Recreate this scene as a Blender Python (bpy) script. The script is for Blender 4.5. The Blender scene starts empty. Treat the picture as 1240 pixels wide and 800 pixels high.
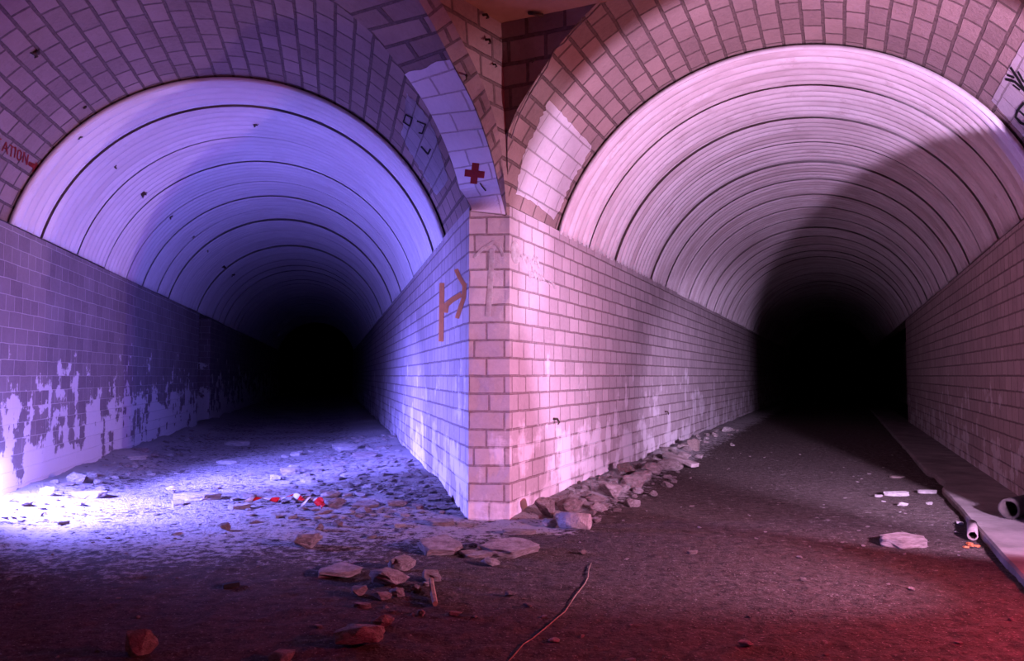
import bpy, bmesh, math, random
from mathutils import Vector, noise, Matrix
C = bpy.context.scene.collection
S = bpy.context.scene
PI = math.pi
random.seed(7)

# ------------------------------------------------------------------ camera, world, lamps, exposure
FPX, PITCH, H = 946.0, math.radians(3.32), 1.2
cd = bpy.data.cameras.new('camera'); cd.sensor_width = 36; cd.lens = FPX / 1240 * 36
cam = bpy.data.objects.new('camera', cd); C.objects.link(cam)
cam.location = (0, 0, H); cam.rotation_euler = (PI / 2 + PITCH, 0, 0); cd.clip_end = 200
S.camera = cam
S.view_settings.view_transform = 'Standard'; S.view_settings.look = 'None'
S.view_settings.gamma = 1; S.view_settings.use_curve_mapping = False
S.view_settings.exposure = 0.0
w = bpy.data.worlds.new('world'); S.world = w; w.use_nodes = True
w.node_tree.nodes['Background'].inputs[0].default_value = (0.30, 0.12, 0.35, 1)
w.node_tree.nodes['Background'].inputs[1].default_value = 0.0

def lamp(name, kind, loc, col, power, target=None, angle=None, blend=.3, size=.05):
    l = bpy.data.lights.new(name, kind); l.color = col; l.energy = power
    if kind == 'SPOT':
        l.spot_size = math.radians(angle); l.spot_blend = blend
    l.shadow_soft_size = size
    o = bpy.data.objects.new(name, l); C.objects.link(o); o.location = loc
    if target:
        o.rotation_euler = (Vector(target) - Vector(loc)).to_track_quat('-Z', 'Y').to_euler()
    return o
LAMPS = [
 ('blue_flood',    'SPOT', (-4.40, 6.60, .60), (.175, .145, 1.0), 400, (-.2, 12.0, .9), 125, .9, .04),
 ('blue_low',      'SPOT', (-4.41, 6.62, .70), (.23, .21, 1.0), 2100, (-2.3, 8.0, -1.1), 160, 1.0, .04),
 ('blue_far_fill',      'SPOT', (-4.39, 6.62, 1.5), (.19, .17, 1.0), 7500, (-1.6, 12.2, -.5), 54, 1.0, .04),  # spot added to brighten the floor deep in the left tunnel
 ('violet_flood',  'SPOT', (3.44, 3.2, 1.0), (.84, .52, 1.0), 1550, (3.45, 8.1, 2.35), 88, .18, .04),
 ('violet_far_fill',    'SPOT', (3.42, 3.2, 1.0), (.80, .54, 1.0), 6500, (3.7, 12.0, .4), 34, 1.0, .04),  # extra narrow beam, put in so the right tunnel stays bright farther back
 ('violet_side',   'SPOT', (3.44, 3.2, 1.0), (.78, .52, 1.0), 1100, (-1.1, 7.0, .45), 62, .8, .04),
 ('violet_high_fill',   'SPOT', (3.71, 5.17, .9), (.84, .60, 1.0), 420, (-.75, 6.6, 2.9), 34, .5, .04),  # added spot that lifts the pier front and white arch ring
 ('red_lamp',      'SPOT', (3.71, 5.17, .9), (1.0, .26, .26), 200, (-.3, 4.8, 2.9), 156, .7, .10),
 ('red_low',       'SPOT', (3.5, 2.9, 1.2), (1.0, .055, .15), 600, (1.5, 4.3, 0), 125, 1.0, .10),
 ('red_fill',      'POINT', (1.8, -.6, 2.2), (1.0, .28, .38), 13, None, None, 0, .15),  # weak fill light added behind the camera, not a lamp of the place
]
for L_ in LAMPS: lamp(*L_)

# ------------------------------------------------------------------ plan of the place
class Tunnel: pass
def tunnel(deg, nl, nr, e, sf, exp):
    t = Tunnel(); t.a = math.radians(deg); t.nl = nl; t.nr = nr; t.e = exp; t.sf = sf
    t.c = (nl + nr) / 2; t.hw = (nr - nl) / 2
    return t
TR = tunnel(22.76, -2.551, 1.548, 2.3, 6.03, 2.3)
TL = tunnel(-12.89, -2.939, 1.105, 2.3, 6.5, 1.85)
ZS = 2.58                                   # springing of the brick vaults
def P(t, n, s, z): return Vector((n * math.cos(t.a) + s * math.sin(t.a), -n * math.sin(t.a) + s * math.cos(t.a), z))
def loc(t, p): return (p[0] * math.cos(t.a) - p[1] * math.sin(t.a), p[0] * math.sin(t.a) + p[1] * math.cos(t.a))
def vault(t, phi, add=0.0):                 # phi 0 at the right springing, PI at the left
    c, s_ = math.cos(phi), math.sin(phi); e = t.e
    k = (abs(c) ** e + abs(s_) ** e) ** (-1 / e)
    lift = .13 * min(1, max(0, (phi - .95) / .6)) if t.a < 0 else 0
    return (t.c + (t.hw + add) * c * k, ZS + (t.hw + add) * s_ * k + lift)
LR = 1.53                                   # rise of the liner
def liner(t, q):                            # q 0 right foot .. 1 left foot
    hw = t.hw - .01; R = (hw * hw + LR * LR) / (2 * LR); zc = 2.61 + LR - R
    a0 = math.asin((2.61 - zc) / R); a = a0 + (PI - 2 * a0) * q
    return t.c + R * math.cos(a), zc + R * math.sin(a), math.cos(a), math.sin(a), R * (PI - 2 * a0)
CP, SP = math.cos(PITCH), math.sin(PITCH)
def ray(x, y):
    X = (x - 620) / FPX; Y = (400 - y) / FPX
    return Vector((X, CP - Y * SP, SP + Y * CP))
def at(x, y, z=0.0):
    d = ray(x, y); k = (z - H) / d.z; return Vector((d.x * k, d.y * k, z))

P2 = Vector((-.021, 6.574, 0)); P1 = Vector((-.365, 6.60, 0))
ZC = 3.88                                   # concrete ceiling of the junction
# ------------------------------------------------------------------ node helpers
def mat(name):
    m = bpy.data.materials.new(name); m.use_nodes = True; nt = m.node_tree
    b = nt.nodes['Principled BSDF']; return m, nt, b
class N:
    def __init__(s, nt): s.nt = nt
    def __call__(s, typ, ins=None, **kw):
        n = s.nt.nodes.new('ShaderNode' + typ)
        for k, v in kw.items(): setattr(n, k, v)
        for k, v in (ins or {}).items():
            if isinstance(v, bpy.types.NodeSocket): s.nt.links.new(v, n.inputs[k])
            else: n.inputs[k].default_value = v
        return n
    def math(s, op, a, b=0.0, clamp=False):
        n = s('Math', {0: a, 1: b}, operation=op); n.use_clamp = clamp; return n.outputs[0]
    def ramp(s, v, lo, hi):
        return s('MapRange', {0: v, 1: lo, 2: hi, 3: 0.0, 4: 1.0}, clamp=True).outputs[0]
    def mix(s, f, a, b, mode='MIX'):
        n = s.nt.nodes.new('ShaderNodeMix'); n.data_type = 'RGBA'; n.blend_type = mode
        for i, v in ((0, f), (6, a), (7, b)):
            if isinstance(v, bpy.types.NodeSocket): s.nt.links.new(v, n.inputs[i])
            else: n.inputs[i].default_value = v
        return n.outputs[2]
def rgb(*c): return (c[0], c[1], c[2], 1)

def brick_mat(name, c1, c2, mortar, bw=.30, rh=.15, salt=0.0, salt_z=1.1, grime=.5, ms=.010, squash=.66, bumpd=.02, salt_col=(.86, .84, .86), mcol_mix=1.0, seed=0.0, drip=0.5, salt_soft=.10):
    m, nt, b = mat(name); n = N(nt)
    tc = n('TexCoord'); geo = n('NewGeometry')
    nz = n('TexNoise', {'Vector': tc.outputs['UV'], 'Scale': 6.0, 'Detail': 3.0})
    off = n('VectorMath', {0: nz.outputs['Color'], 1: (.5, .5, .5)}, operation='SUBTRACT')
    off2 = n('VectorMath', {0: off.outputs[0], 'Scale': .014}, operation='SCALE')
    uv = n('VectorMath', {0: tc.outputs['UV'], 1: off2.outputs[0]}, operation='ADD')
    br = n('TexBrick', {'Vector': uv.outputs[0], 'Color1': rgb(*c1), 'Color2': rgb(*c2), 'Mortar': rgb(*mortar), 'Scale': 1.0,
                        'Mortar Size': ms, 'Mortar Smooth': .25, 'Bias': 0.0, 'Brick Width': bw, 'Row Height': rh},
           offset=.5, offset_frequency=2, squash=squash, squash_frequency=3)
    # tone of every single block
    br2 = n('TexBrick', {'Vector': uv.outputs[0], 'Color1': rgb(0, 0, 0), 'Color2': rgb(1, 1, 1), 'Mortar': rgb(.5, .5, .5), 'Scale': 1.0,
                         'Mortar Size': 0.0, 'Brick Width': bw, 'Row Height': rh}, offset=.5, offset_frequency=2, squash=squash, squash_frequency=3)
    big = n('TexNoise', {'Vector': geo.outputs['Position'], 'Scale': 1.3, 'Detail': 6.0, 'Roughness': .65})
    fine = n('TexNoise', {'Vector': geo.outputs['Position'], 'Scale': 26.0, 'Detail': 6.0, 'Roughness': .7})
    g = n.ramp(big.outputs[0], .35, .7)
    col = n.mix(n.math('MULTIPLY', g, grime), br.outputs['Color'], rgb(c1[0] * .45, c1[1] * .42, c1[2] * .42))
    col = n.mix(n.math('MULTIPLY', n.ramp(fine.outputs[0], .3, .75), .30), col, rgb(c2[0] * 1.25, c2[1] * 1.25, c2[2] * 1.25))
    fh = n.math('SUBTRACT', 1.0, br.outputs['Fac'])
    if salt > 0:
        sx = n('SeparateXYZ', {0: geo.outputs['Position']})
        su = n('SeparateXYZ', {0: tc.outputs['UV']})
        # patches of loose white paint, ragged at the top and running down in streaks
        cmb = n('CombineXYZ', {0: n.math('ADD', n.math('MULTIPLY', su.outputs[0], 4.2), seed), 1: n.math('MULTIPLY', su.outputs[1], 1.1), 2: 0.0})
        st = n('TexNoise', {'Vector': cmb.outputs[0], 'Scale': 1.0, 'Detail': 4.0, 'Roughness': .6})
        cm2 = n('CombineXYZ', {0: n.math('MULTIPLY', su.outputs[0], 1.1), 1: n.math('MULTIPLY', su.outputs[1], 1.7), 2: seed + 3})
        st2 = n('TexNoise', {'Vector': cm2.outputs[0], 'Scale': 1.6, 'Detail': 5.0, 'Roughness': .62})
        hgt = n.math('SUBTRACT', salt_z, sx.outputs[2])
        v = n.math('ADD', n.math('MULTIPLY', hgt, .55), n.math('MULTIPLY', n.math('SUBTRACT', st.outputs[0], .5), 1.5 * drip))
        v = n.math('ADD', v, n.math('MULTIPLY', n.math('SUBTRACT', st2.outputs[0], .5), 2.6))
        v = n.math('ADD', v, n.math('MULTIPLY', n.math('SUBTRACT', br2.outputs['Color'], .5), .30))
        msk = n.ramp(v, 0.0, salt_soft)
        # cleaned away low down in places
        msk = n.math('MULTIPLY', msk, salt)
        col = n.mix(msk, col, rgb(*salt_col))
        hh = n.math('ADD', n.math('MULTIPLY', fh, 1.0), n.math('MULTIPLY', msk, .10))
    else: hh = fh
    nt.links.new(col, b.inputs['Base Color'])
    b.inputs['Roughness'].default_value = .72; b.inputs['Specular IOR Level'].default_value = .3
    hh = n.math('ADD', hh, n.math('MULTIPLY', fine.outputs[0], .35))
    bp = n('Bump', {'Height': hh, 'Distance': bumpd, 'Strength': .9})
    nt.links.new(bp.outputs[0], b.inputs['Normal'])
    return m

def plain_mat(name, col, col2=None, scale=12, rough=.85, bump=.004, spec=.25, metal=0.0, coord='Object', contrast=(.35, .68)):
    m, nt, b = mat(name); n = N(nt); tc = n('TexCoord')
    a = n('TexNoise', {'Vector': tc.outputs[coord], 'Scale': scale, 'Detail': 7.0, 'Roughness': .65})
    f = n.ramp(a.outputs[0], *contrast)
    c2 = col2 or tuple(x * .5 for x in col)
    nt.links.new(n.mix(f, rgb(*c2), rgb(*col)), b.inputs['Base Color'])
    b.inputs['Roughness'].default_value = rough; b.inputs['Specular IOR Level'].default_value = spec; b.inputs['Metallic'].default_value = metal
    a2 = n('TexNoise', {'Vector': tc.outputs[coord], 'Scale': scale * 4, 'Detail': 6.0, 'Roughness': .7})
    bp = n('Bump', {'Height': n.math('ADD', a.outputs[0], n.math('MULTIPLY', a2.outputs[0], .5)), 'Distance': bump, 'Strength': 1.0})
    nt.links.new(bp.outputs[0], b.inputs['Normal'])
    return m

def liner_mat(name, base, dirt, amount):
    m, nt, b = mat(name); n = N(nt); tc = n('TexCoord')
    su = n('SeparateXYZ', {0: tc.outputs['UV']})
    cm = n('CombineXYZ', {0: n.math('MULTIPLY', su.outputs[0], 3.0), 1: n.math('MULTIPLY', su.outputs[1], .55), 2: 0.0})
    a = n('TexNoise', {'Vector': cm.outputs[0], 'Scale': 1.0, 'Detail': 8.0, 'Roughness': .68})
    cm2 = n('CombineXYZ', {0: n.math('MULTIPLY', su.outputs[0], 9.0), 1: n.math('MULTIPLY', su.outputs[1], 2.5), 2: 4.0})
    a2 = n('TexNoise', {'Vector': cm2.outputs[0], 'Scale': 1.0, 'Detail': 8.0, 'Roughness': .75})
    f = n.math('MULTIPLY', n.ramp(a.outputs[0], .42, .62), amount)
    f = n.math('MAXIMUM', f, n.math('MULTIPLY', n.ramp(a2.outputs[0], .50, .66), amount))
    col = n.mix(f, rgb(*base), rgb(*dirt))
    nt.links.new(col, b.inputs['Base Color']); b.inputs['Roughness'].default_value = .6
    b.inputs['Specular IOR Level'].default_value = .3
    bp = n('Bump', {'Height': a2.outputs[0], 'Distance': .004, 'Strength': .6}); nt.links.new(bp.outputs[0], b.inputs['Normal'])
    return m

def floor_mat():
    m, nt, b = mat('trodden_dirt'); n = N(nt); geo = n('NewGeometry'); pos = geo.outputs['Position']
    a = n('TexNoise', {'Vector': pos, 'Scale': 1.1, 'Detail': 8.0, 'Roughness': .7})
    a2 = n('TexNoise', {'Vector': pos, 'Scale': 14.0, 'Detail': 8.0, 'Roughness': .75})
    vo = n('TexVoronoi', {'Vector': pos, 'Scale': 42.0})
    spk = n('TexNoise', {'Vector': pos, 'Scale': 70.0, 'Detail': 2.0})
    col = n.mix(n.ramp(a2.outputs[0], .38, .68), rgb(.045, .030, .027), rgb(.165, .12, .105))
    col = n.mix(n.math('MULTIPLY', n.ramp(spk.outputs[0], .64, .70), .5), col, rgb(.50, .45, .42))
    # plaster dust trodden into the left tunnel and along the pier walls
    at_ = n('Attribute', attribute_name='dust')
    d = n.math('ADD', at_.outputs['Fac'], n.math('MULTIPLY', n.math('SUBTRACT', a.outputs[0], .5), 1.1))
    d = n.math('ADD', d, n.math('MULTIPLY', n.math('SUBTRACT', a2.outputs[0], .5), 2.6))
    col = n.mix(n.math('MULTIPLY', n.ramp(d, .42, .75), .85), col, rgb(.55, .53, .53))
    nt.links.new(col, b.inputs['Base Color']); b.inputs['Roughness'].default_value = .9; b.inputs['Specular IOR Level'].default_value = .2
    hh = n.math('ADD', a2.outputs[0], n.math('MULTIPLY', spk.outputs[0], .25))
    hh = n.math('ADD', hh, n.math('MULTIPLY', vo.outputs['Distance'], -.25))
    bp = n('Bump', {'Height': hh, 'Distance': .09, 'Strength': 1.0}); nt.links.new(bp.outputs[0], b.inputs['Normal'])
    return m

M = {}
M['wall_pier'] = brick_mat('glazed_block_pier', (.42, .36, .37), (.56, .49, .50), (.20, .14, .14), salt=.75, salt_z=.55, grime=.35, seed=1.0, drip=1.6, salt_soft=.30, squash=.85, salt_col=(.80, .76, .80))
M['wall_left'] = brick_mat('block_wall_left', (.22, .18, .20), (.32, .27, .28), (.62, .58, .58), salt=.85, salt_z=.85, grime=.5, seed=11.0, drip=1.0, ms=.005)
M['wall_right'] = brick_mat('block_wall_right', (.36, .27, .25), (.46, .35, .33), (.10, .06, .06), salt=.35, salt_z=.3, grime=.5, seed=5.0, drip=1.0, bumpd=.03)
M['vault'] = brick_mat('vault_block', (.23, .165, .15), (.37, .27, .24), (.075, .05, .046), bw=.31, rh=.165, grime=.45, squash=1.0, seed=2.0, bumpd=.03, ms=.014)
M['liner_l'] = liner_mat('white_painted_corrugated_iron', (.78, .76, .78), (.40, .34, .34), .30)
M['liner_r'] = liner_mat('soiled_corrugated_iron', (.76, .72, .72), (.38, .29, .28), .65)
M['concrete'] = plain_mat('smooth_concrete', (.42, .27, .18), (.30, .19, .12), 3, bump=.003, coord='Object')
M['slab'] = plain_mat('kerb_concrete', (.26, .22, .21), (.12, .10, .095), 2.2, bump=.01)
M['rock'] = plain_mat('broken_concrete', (.52, .45, .43), (.22, .17, .16), 5, bump=.05)
M['pale'] = plain_mat('pale_plaster', (.66, .63, .61), (.32, .28, .27), 6, bump=.04)
M['dark_rock'] = plain_mat('brown_stone', (.25, .19, .17), (.12, .09, .08), 9, bump=.012)
M['paint_red'] = plain_mat('red_paint', (.55, .02, .015), (.42, .02, .015), 30, rough=.6, bump=.001)
M['paint_dull_red'] = plain_mat('faded_red_paint', (.42, .03, .03), (.28, .05, .05), 30, rough=.7, bump=.001)
M['paint_orange'] = plain_mat('orange_paint', (.95, .42, .14), (.75, .32, .12), 22, rough=.6, bump=.001)
M['paint_white'] = plain_mat('thin_white_paint', (.85, .83, .83), (.62, .55, .54), 25, rough=.7, bump=.001)
M['paint_black'] = plain_mat('black_paint', (.012, .012, .014), (.03, .03, .03), 30, rough=.6, bump=.001)
M['iron'] = plain_mat('rusty_iron', (.10, .06, .045), (.03, .02, .02), 30, rough=.7, bump=.003, spec=.4)
M['wood'] = plain_mat('dry_wood', (.35, .26, .18), (.18, .12, .08), 20, bump=.004)
M['tape_white'] = plain_mat('white_plastic', (.85, .85, .85), (.75, .75, .75), 20, rough=.4, bump=.001)
M['tape_red'] = plain_mat('red_plastic', (.75, .01, .01), (.65, .01, .01), 20, rough=.4, bump=.001)
M['clay'] = plain_mat('orange_clay', (.62, .22, .08), (.40, .12, .05), 12, bump=.006)
M['clay_pipe'] = plain_mat('grey_clay', (.30, .24, .23), (.14, .10, .10), 8, bump=.005)
M['old_pipe'] = plain_mat('crusted_iron', (.045, .03, .028), (.02, .014, .014), 8, bump=.006)
M['black'] = plain_mat('sooty_black', (.01, .01, .012), (.02, .02, .02), 8, bump=.001)
M['floor'] = floor_mat()
M['painted'] = brick_mat('white_painted_block', (.78, .74, .76), (.86, .82, .84), (.50, .42, .42), bw=.31, rh=.165, grime=.25, squash=1.0, ms=.007, bumpd=.012)
M['painted_dull'] = brick_mat('worn_white_painted_block', (.50, .47, .50), (.66, .62, .65), (.30, .25, .26), bw=.31, rh=.165, grime=.5, squash=1.0, ms=.007, bumpd=.012)

# ------------------------------------------------------------------ mesh helpers
def link(name, me, m=None, parent=None, smooth=False):
    o = bpy.data.objects.new(name, me); C.objects.link(o)
    if m: me.materials.append(m)
    if smooth:
        for p in me.polygons: p.use_smooth = True
    if parent: o.parent = parent
    return o
def struct(o, label=None):
    o['kind'] = 'structure'
    if label: o['label'] = label
    return o
def tag(o, label, cat, group=None):
    o['label'] = label; o['category'] = cat
    if group: o['group'] = group
    return o
class Sheet:                                   # patches of quads carrying UVs in metres
    def __init__(s): s.v = []; s.f = []; s.uv = []
    def grid(s, fn, us, vs, flip=False):       # fn(u,v)->(Vector,(U,V))
        b = len(s.v); nu, nv = len(us), len(vs); uvs = []
        for u in us:
            for v in vs:
                p, q = fn(u, v); s.v.append(tuple(p)); uvs.append(q)
        for i in range(nu - 1):
            for j in range(nv - 1):
                idx = [i * nv + j, (i + 1) * nv + j, (i + 1) * nv + j + 1, i * nv + j + 1]
                if flip: idx.reverse()
                s.f.append([b + k for k in idx]); s.uv += [uvs[k] for k in idx]
    def build(s, name, m, smooth=False):
        me = bpy.data.meshes.new(name); me.from_pydata(s.v, [], s.f); me.update()
        l = me.uv_layers.new(name='uv')
        for i, q in enumerate(s.uv): l.data[i].uv = q
        return link(name, me, m, None, smooth)
def lin(a, b, n): return [a + (b - a) * i / n for i in range(n + 1)]
def mesh_bm(bm, name, m, parent=None, smooth=False):
    me = bpy.data.meshes.new(name); bm.to_mesh(me); bm.free(); return link(name, me, m, parent, smooth)

# ------------------------------------------------------------------ structure: side walls
SL_OPEN = 20.2; SR_OPEN = 22.5
def wall_sheet(sh, t, n_, s0, s1, z0=-.05, z1=2.60, flip=False, du=1.0):
    def fn(s, z):
        wob = .006 * noise.noise(Vector((s * 1.1, z * 1.3, n_)))
        return P(t, n_ + wob, s, z), (s, z)
    sh.grid(fn, lin(s0, s1, max(1, int((s1 - s0) / .5))), lin(z0, z1, 8), flip)
# left wall of the left tunnel, with a side opening deep inside
sh = Sheet(); wall_sheet(sh, TL, TL.nl, 1.0, 18.6)
sh.grid(lambda n_, z: (P(TL, n_, 18.6, z), (n_, z)), lin(TL.nl, TL.nl - 1.2, 2), lin(-.05, 2.6, 2))
sh.grid(lambda n_, z: (P(TL, n_, 20.3, z), (n_, z)), lin(TL.nl, TL.nl - 1.2, 2), lin(-.05, 2.6, 2))
sh.grid(lambda s, z: (P(TL, TL.nl - 1.2, s, z), (s, z)), lin(18.6, 20.3, 2), lin(-.05, 2.6, 2))
wall_sheet(sh, TL, TL.nl, 20.3, 46)
sh.grid(lambda n_, s: (P(TL, n_, s, 2.61), (n_, s)), lin(TL.nl - .25, TL.nl, 1), lin(1, 46, 4))
o = struct(sh.build('wall_left', M['wall_left']), 'block wall along the left side of the blue-lit tunnel')
# the pier between the tunnels and both its long faces
sh = Sheet()
s1 = loc(TL, P1)[1]; s2 = loc(TR, P2)[1]
def left_face(s, z):
    k = min(1, max(0, (s - s1) / .8)); n_ = loc(TL, P1)[0] * (1 - k) + TL.nr * k
    return P(TL, n_, s, z), (-s + 50, z)
def right_face(s, z):
    k = min(1, max(0, (s - s2) / .8)); n_ = loc(TR, P2)[0] * (1 - k) + TR.nl * k
    return P(TR, n_, s, z), (s + 20 + .345 - s2, z)
zz = lin(-.05, 2.64, 35)
edge = [0, .02, .1, .4, .8]
sh.grid(left_face, [s1 + q for q in edge] + lin(s1 + 1.2, 46, 50), zz)
sh.grid(right_face, [s2 + q for q in edge] + lin(s2 + 1.2, 46, 50), zz)
def cham(k, z):
    p = P1.lerp(P2, k); q = Vector((p.x, p.y, min(z, 2.61 - .05 * k)))
    jag = (.010 * noise.noise(Vector((k * 2, z * 7, 3)))) if 0 < k < 1 else 0
    q.y += jag; return q, (20 + .345 * k + .10, z)
sh.grid(cham, lin(0, 1, 8), zz)
struct(sh.build('wall_center', M['wall_pier']), 'block pier with a narrow front face that splits the two tunnels')
# right wall of the right tunnel
sh = Sheet(); wall_sheet(sh, TR, TR.nr, TR.sf, 22.0)
sh.grid(lambda n_, z: (P(TR, n_, 22.0, z), (n_, z)), lin(TR.nr, TR.nr + 1.0, 2), lin(-.05, 2.6, 2))
sh.grid(lambda s, z: (P(TR, TR.nr + 1.0, s, z), (s, z)), lin(22, 46, 2), lin(-.05, 2.6, 2))
sh.grid(lambda n_, s: (P(TR, n_, s, 2.61), (n_, s)), lin(TR.nr, TR.nr + .25, 1), lin(6.1, 46, 4))
struct(sh.build('wall_right', M['wall_right']), 'block wall along the right side of the red-lit tunnel')
sh = Sheet(); sh.grid(lambda x, z: (Vector((x, -3.0, z)), (x, z)), lin(-5, 8, 4), lin(-.05, 4.3, 2)); 
struct(sh.build('wall_behind', M['wall_right']))
pj = P(TR, 4.4, TR.sf, 0)
sh = Sheet(); sh.grid(lambda y, z: (Vector((8.0, y, z)), (y, z)), lin(-3, 6, 4), lin(-.05, 4.3, 2)); struct(sh.build('wall_side', M['wall_right']))

# ------------------------------------------------------------------ brick vaults
D2 = Vector((-.58, -.815, 0)).normalized()     # run of the oblique wall above the left mouth
OFF = .062                                     # the block vault lies just outside the iron lining
def shell(t, q):
    n_, z, c_, s_, L = liner(t, q); return n_ + c_ * OFF, z + s_ * OFF, L
def edge_of(t, x, y):                          # a seen arris point laid on the vault: (q, s)
    hw = t.hw - .01; R = (hw * hw + LR * LR) / (2 * LR); zc = 2.61 + LR - R; a0 = math.asin((2.61 - zc) / R); R += OFF
    d = ray(x, y); n_ = d.x * math.cos(t.a) - d.y * math.sin(t.a)
    A_ = n_ * n_ + d.z ** 2; B_ = -2 * n_ * t.c + 2 * d.z * (H - zc); C_ = t.c ** 2 + (H - zc) ** 2 - R * R
    k = (-B_ + math.sqrt(B_ * B_ - 4 * A_ * C_)) / (2 * A_); p = d * k + Vector((0, 0, H)); nn, ss = loc(t, p)
    return (math.atan2(p.z - zc, nn - t.c) - a0) / (PI - 2 * a0), ss
def interp(tab, x):
    if x <= tab[0][0]: return tab[0][1]
    for (x0, y0), (x1, y1) in zip(tab, tab[1:]):
        if x <= x1: return y0 + (y1 - y0) * (x - x0) / (x1 - x0)
    return tab[-1][1]
def s_plane(x, y, s_):                         # a seen point on a cross-section of the right tunnel
    d = ray(x, y); k = s_ / (d.x * math.sin(TR.a) + d.y * math.cos(TR.a)); return Vector((0, 0, H)) + d * k
KN_D = [(616, 252), (615, 205), (615, 160), (626, 133), (640, 110), (663, 75), (691, 37), (724, 3)]
tabD = sorted(edge_of(TR, *p) for p in KN_D)
SD = tabD[0][1]
DZ = sorted((shell(TR, q)[1], s_) for q, s_ in tabD); DZ = [(2.56, TR.sf + .01)] + DZ[1:]
CORNER = []                                    # where the dark wall and the oblique wall meet
for i in range(25):
    y = 261 + (28 - 261) * i / 24; x = 617 - 10 * i / 24; z = 3.0
    for _ in range(30): p = s_plane(x, y, interp(DZ, z) + .02); z = z * .5 + p.z * .5
    CORNER.append(p)
PT = CORNER[0]; KC = CORNER[-1]; ZC = KC.z
def corner(z):
    if z <= PT.z: return PT.copy()
    for a, b_ in zip(CORNER, CORNER[1:]):
        if z <= b_.z: return a.lerp(b_, (z - a.z) / max(1e-6, b_.z - a.z))
    return Vector((KC.x, KC.y, z))
def on_oblique(x, y):
    d = ray(x, y); z = 3.2; nn = Vector((-D2.y, D2.x, 0))
    for _ in range(40):
        c_ = corner(z); p = Vector((0, 0, H)) + d * ((c_ - Vector((0, 0, H))).dot(nn) / d.dot(nn)); z = z * .5 + p.z * .5
    return p
# arrises: left arch (inner A, outer B), foot of the oblique wall E, right arch D
KN_A = [(569, 268), (557, 230), (545, 190), (520, 135), (490, 90), (450, 40), (400, 0), (345, -32)]
KN_B = [(613, 261), (604, 222), (594, 182), (575, 128), (545, 70), (520, 22), (487, -30), (455, -72)]
KN_E = [(614, 260), (610, 215), (605, 168), (589, 113), (564, 58), (537, 8), (503, -48), (470, -92)]
tabA = [edge_of(TL, *p) for p in KN_A]
tabA = [(0, loc(TL, P1)[1])] + [p for p in tabA[1:] if p[0] > 0.001]
def s_obl(n_):
    a = P(TL, n_, 0, 0); dr = P(TL, n_, 1, 0) - a; nn = Vector((-D2.y, D2.x, 0)); return max(1.2, (KC - a).dot(nn) / dr.dot(nn))
qe = tabA[-1][0]
def frL(q):
    if q <= qe: return interp(tabA, q)
    k = min(1, (q - qe) / .05); return tabA[-1][1] * (1 - k) + min(tabA[-1][1], s_obl(shell(TL, q)[0])) * k
tabR = [(0, TR.sf), (.12, 5.7), (.3, SD)] + tabD
def frR(q): return interp(tabR, q)
def steps(): return lin(0, 1, 12) + [1.1, 1.4, 2]
def s_at(s0, sl, k): return s0 + (sl - s0) * k if k <= 1 else sl + (46 - sl) * (k - 1)
for t, fr, sl, nm, lb in ((TL, frL, 8.1, 'ceiling_left', 'block barrel vault over the mouth of the left tunnel'), (TR, frR, 7.35, 'ceiling_right', 'block barrel vault over the mouth of the right tunnel')):
    sh = Sheet()
    def lv(q, k):
        n_, z, L = shell(t, q); s = s_at(fr(q), sl, k); return P(t, n_, s, z), (s, q * L)
    sh.grid(lv, lin(0, 1, 120), steps())
    struct(sh.build(nm, M['vault'], True), lb)
def knots(K, u):
    i = min(len(K) - 2, int(u)); f = u - i; p0, p1, p2, p3 = K[max(0, i - 1)], K[i], K[i + 1], K[min(len(K) - 1, i + 2)]
    return tuple(.5 * (2 * p1[j] + (p2[j] - p0[j]) * f + (2 * p0[j] - 5 * p1[j] + 4 * p2[j] - p3[j]) * f * f + (3 * p1[j] - p0[j] - 3 * p2[j] + p3[j]) * f ** 3) for j in (0, 1))
def Apt(u):
    x, y = knots(KN_A, u); q, s_ = edge_of(TL, x, y); q = max(0, q); n_, z, L = shell(TL, q); p = P(TL, n_, frL(q), z)
    return p.lerp(Vector((P1.x, P1.y, 2.6)), max(0, 1 - u) ** 2)
def Ept(u): return on_oblique(*knots(KN_E, u))
def Bpt(u):
    x, y = knots(KN_B, u); d = ray(x, y); yy = Ept(u).y + .05 * min(1, u); return Vector((0, 0, H)) + d * (yy / d.y)
UU = lin(0, 7, 70)
arc = [0.0]
for u0, u1 in zip(UU, UU[1:]): arc.append(arc[-1] + (((Apt(u1) + Bpt(u1)) - (Apt(u0) + Bpt(u0))) / 2).length)
def arcat(u): return interp(list(zip(UU, arc)), u)
sh = Sheet()
sh.grid(lambda u, k: (Apt(u).lerp(Bpt(u), k), (20 + k * .345, arcat(u) * 1.0)), UU, lin(0, 1, 3))
struct(sh.build('trim_1', M['vault']), 'flat block arch ring rising from the pier over the left tunnel')
sh = Sheet()
sh.grid(lambda u, k: (Bpt(u).lerp(Ept(u), k), (k * (Bpt(u) - Ept(u)).length + .4, arcat(u) * 1.1)), UU, lin(0, 1, 2))
def obl(u, k):
    e_ = Ept(u); c_ = corner(e_.z); p = e_.lerp(c_, k)
    return p, ((p - c_).length + .02, p.z)
UO = [u for u in lin(0, 7, 140) if Ept(u).z <= ZC]
sh.grid(obl, UO, lin(0, 1, 3))
struct(sh.build('wall_oblique', M['vault']), 'oblique block wall over the left arch, leaning out to the concrete ceiling')
ET = Ept(UO[-1])
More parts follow.
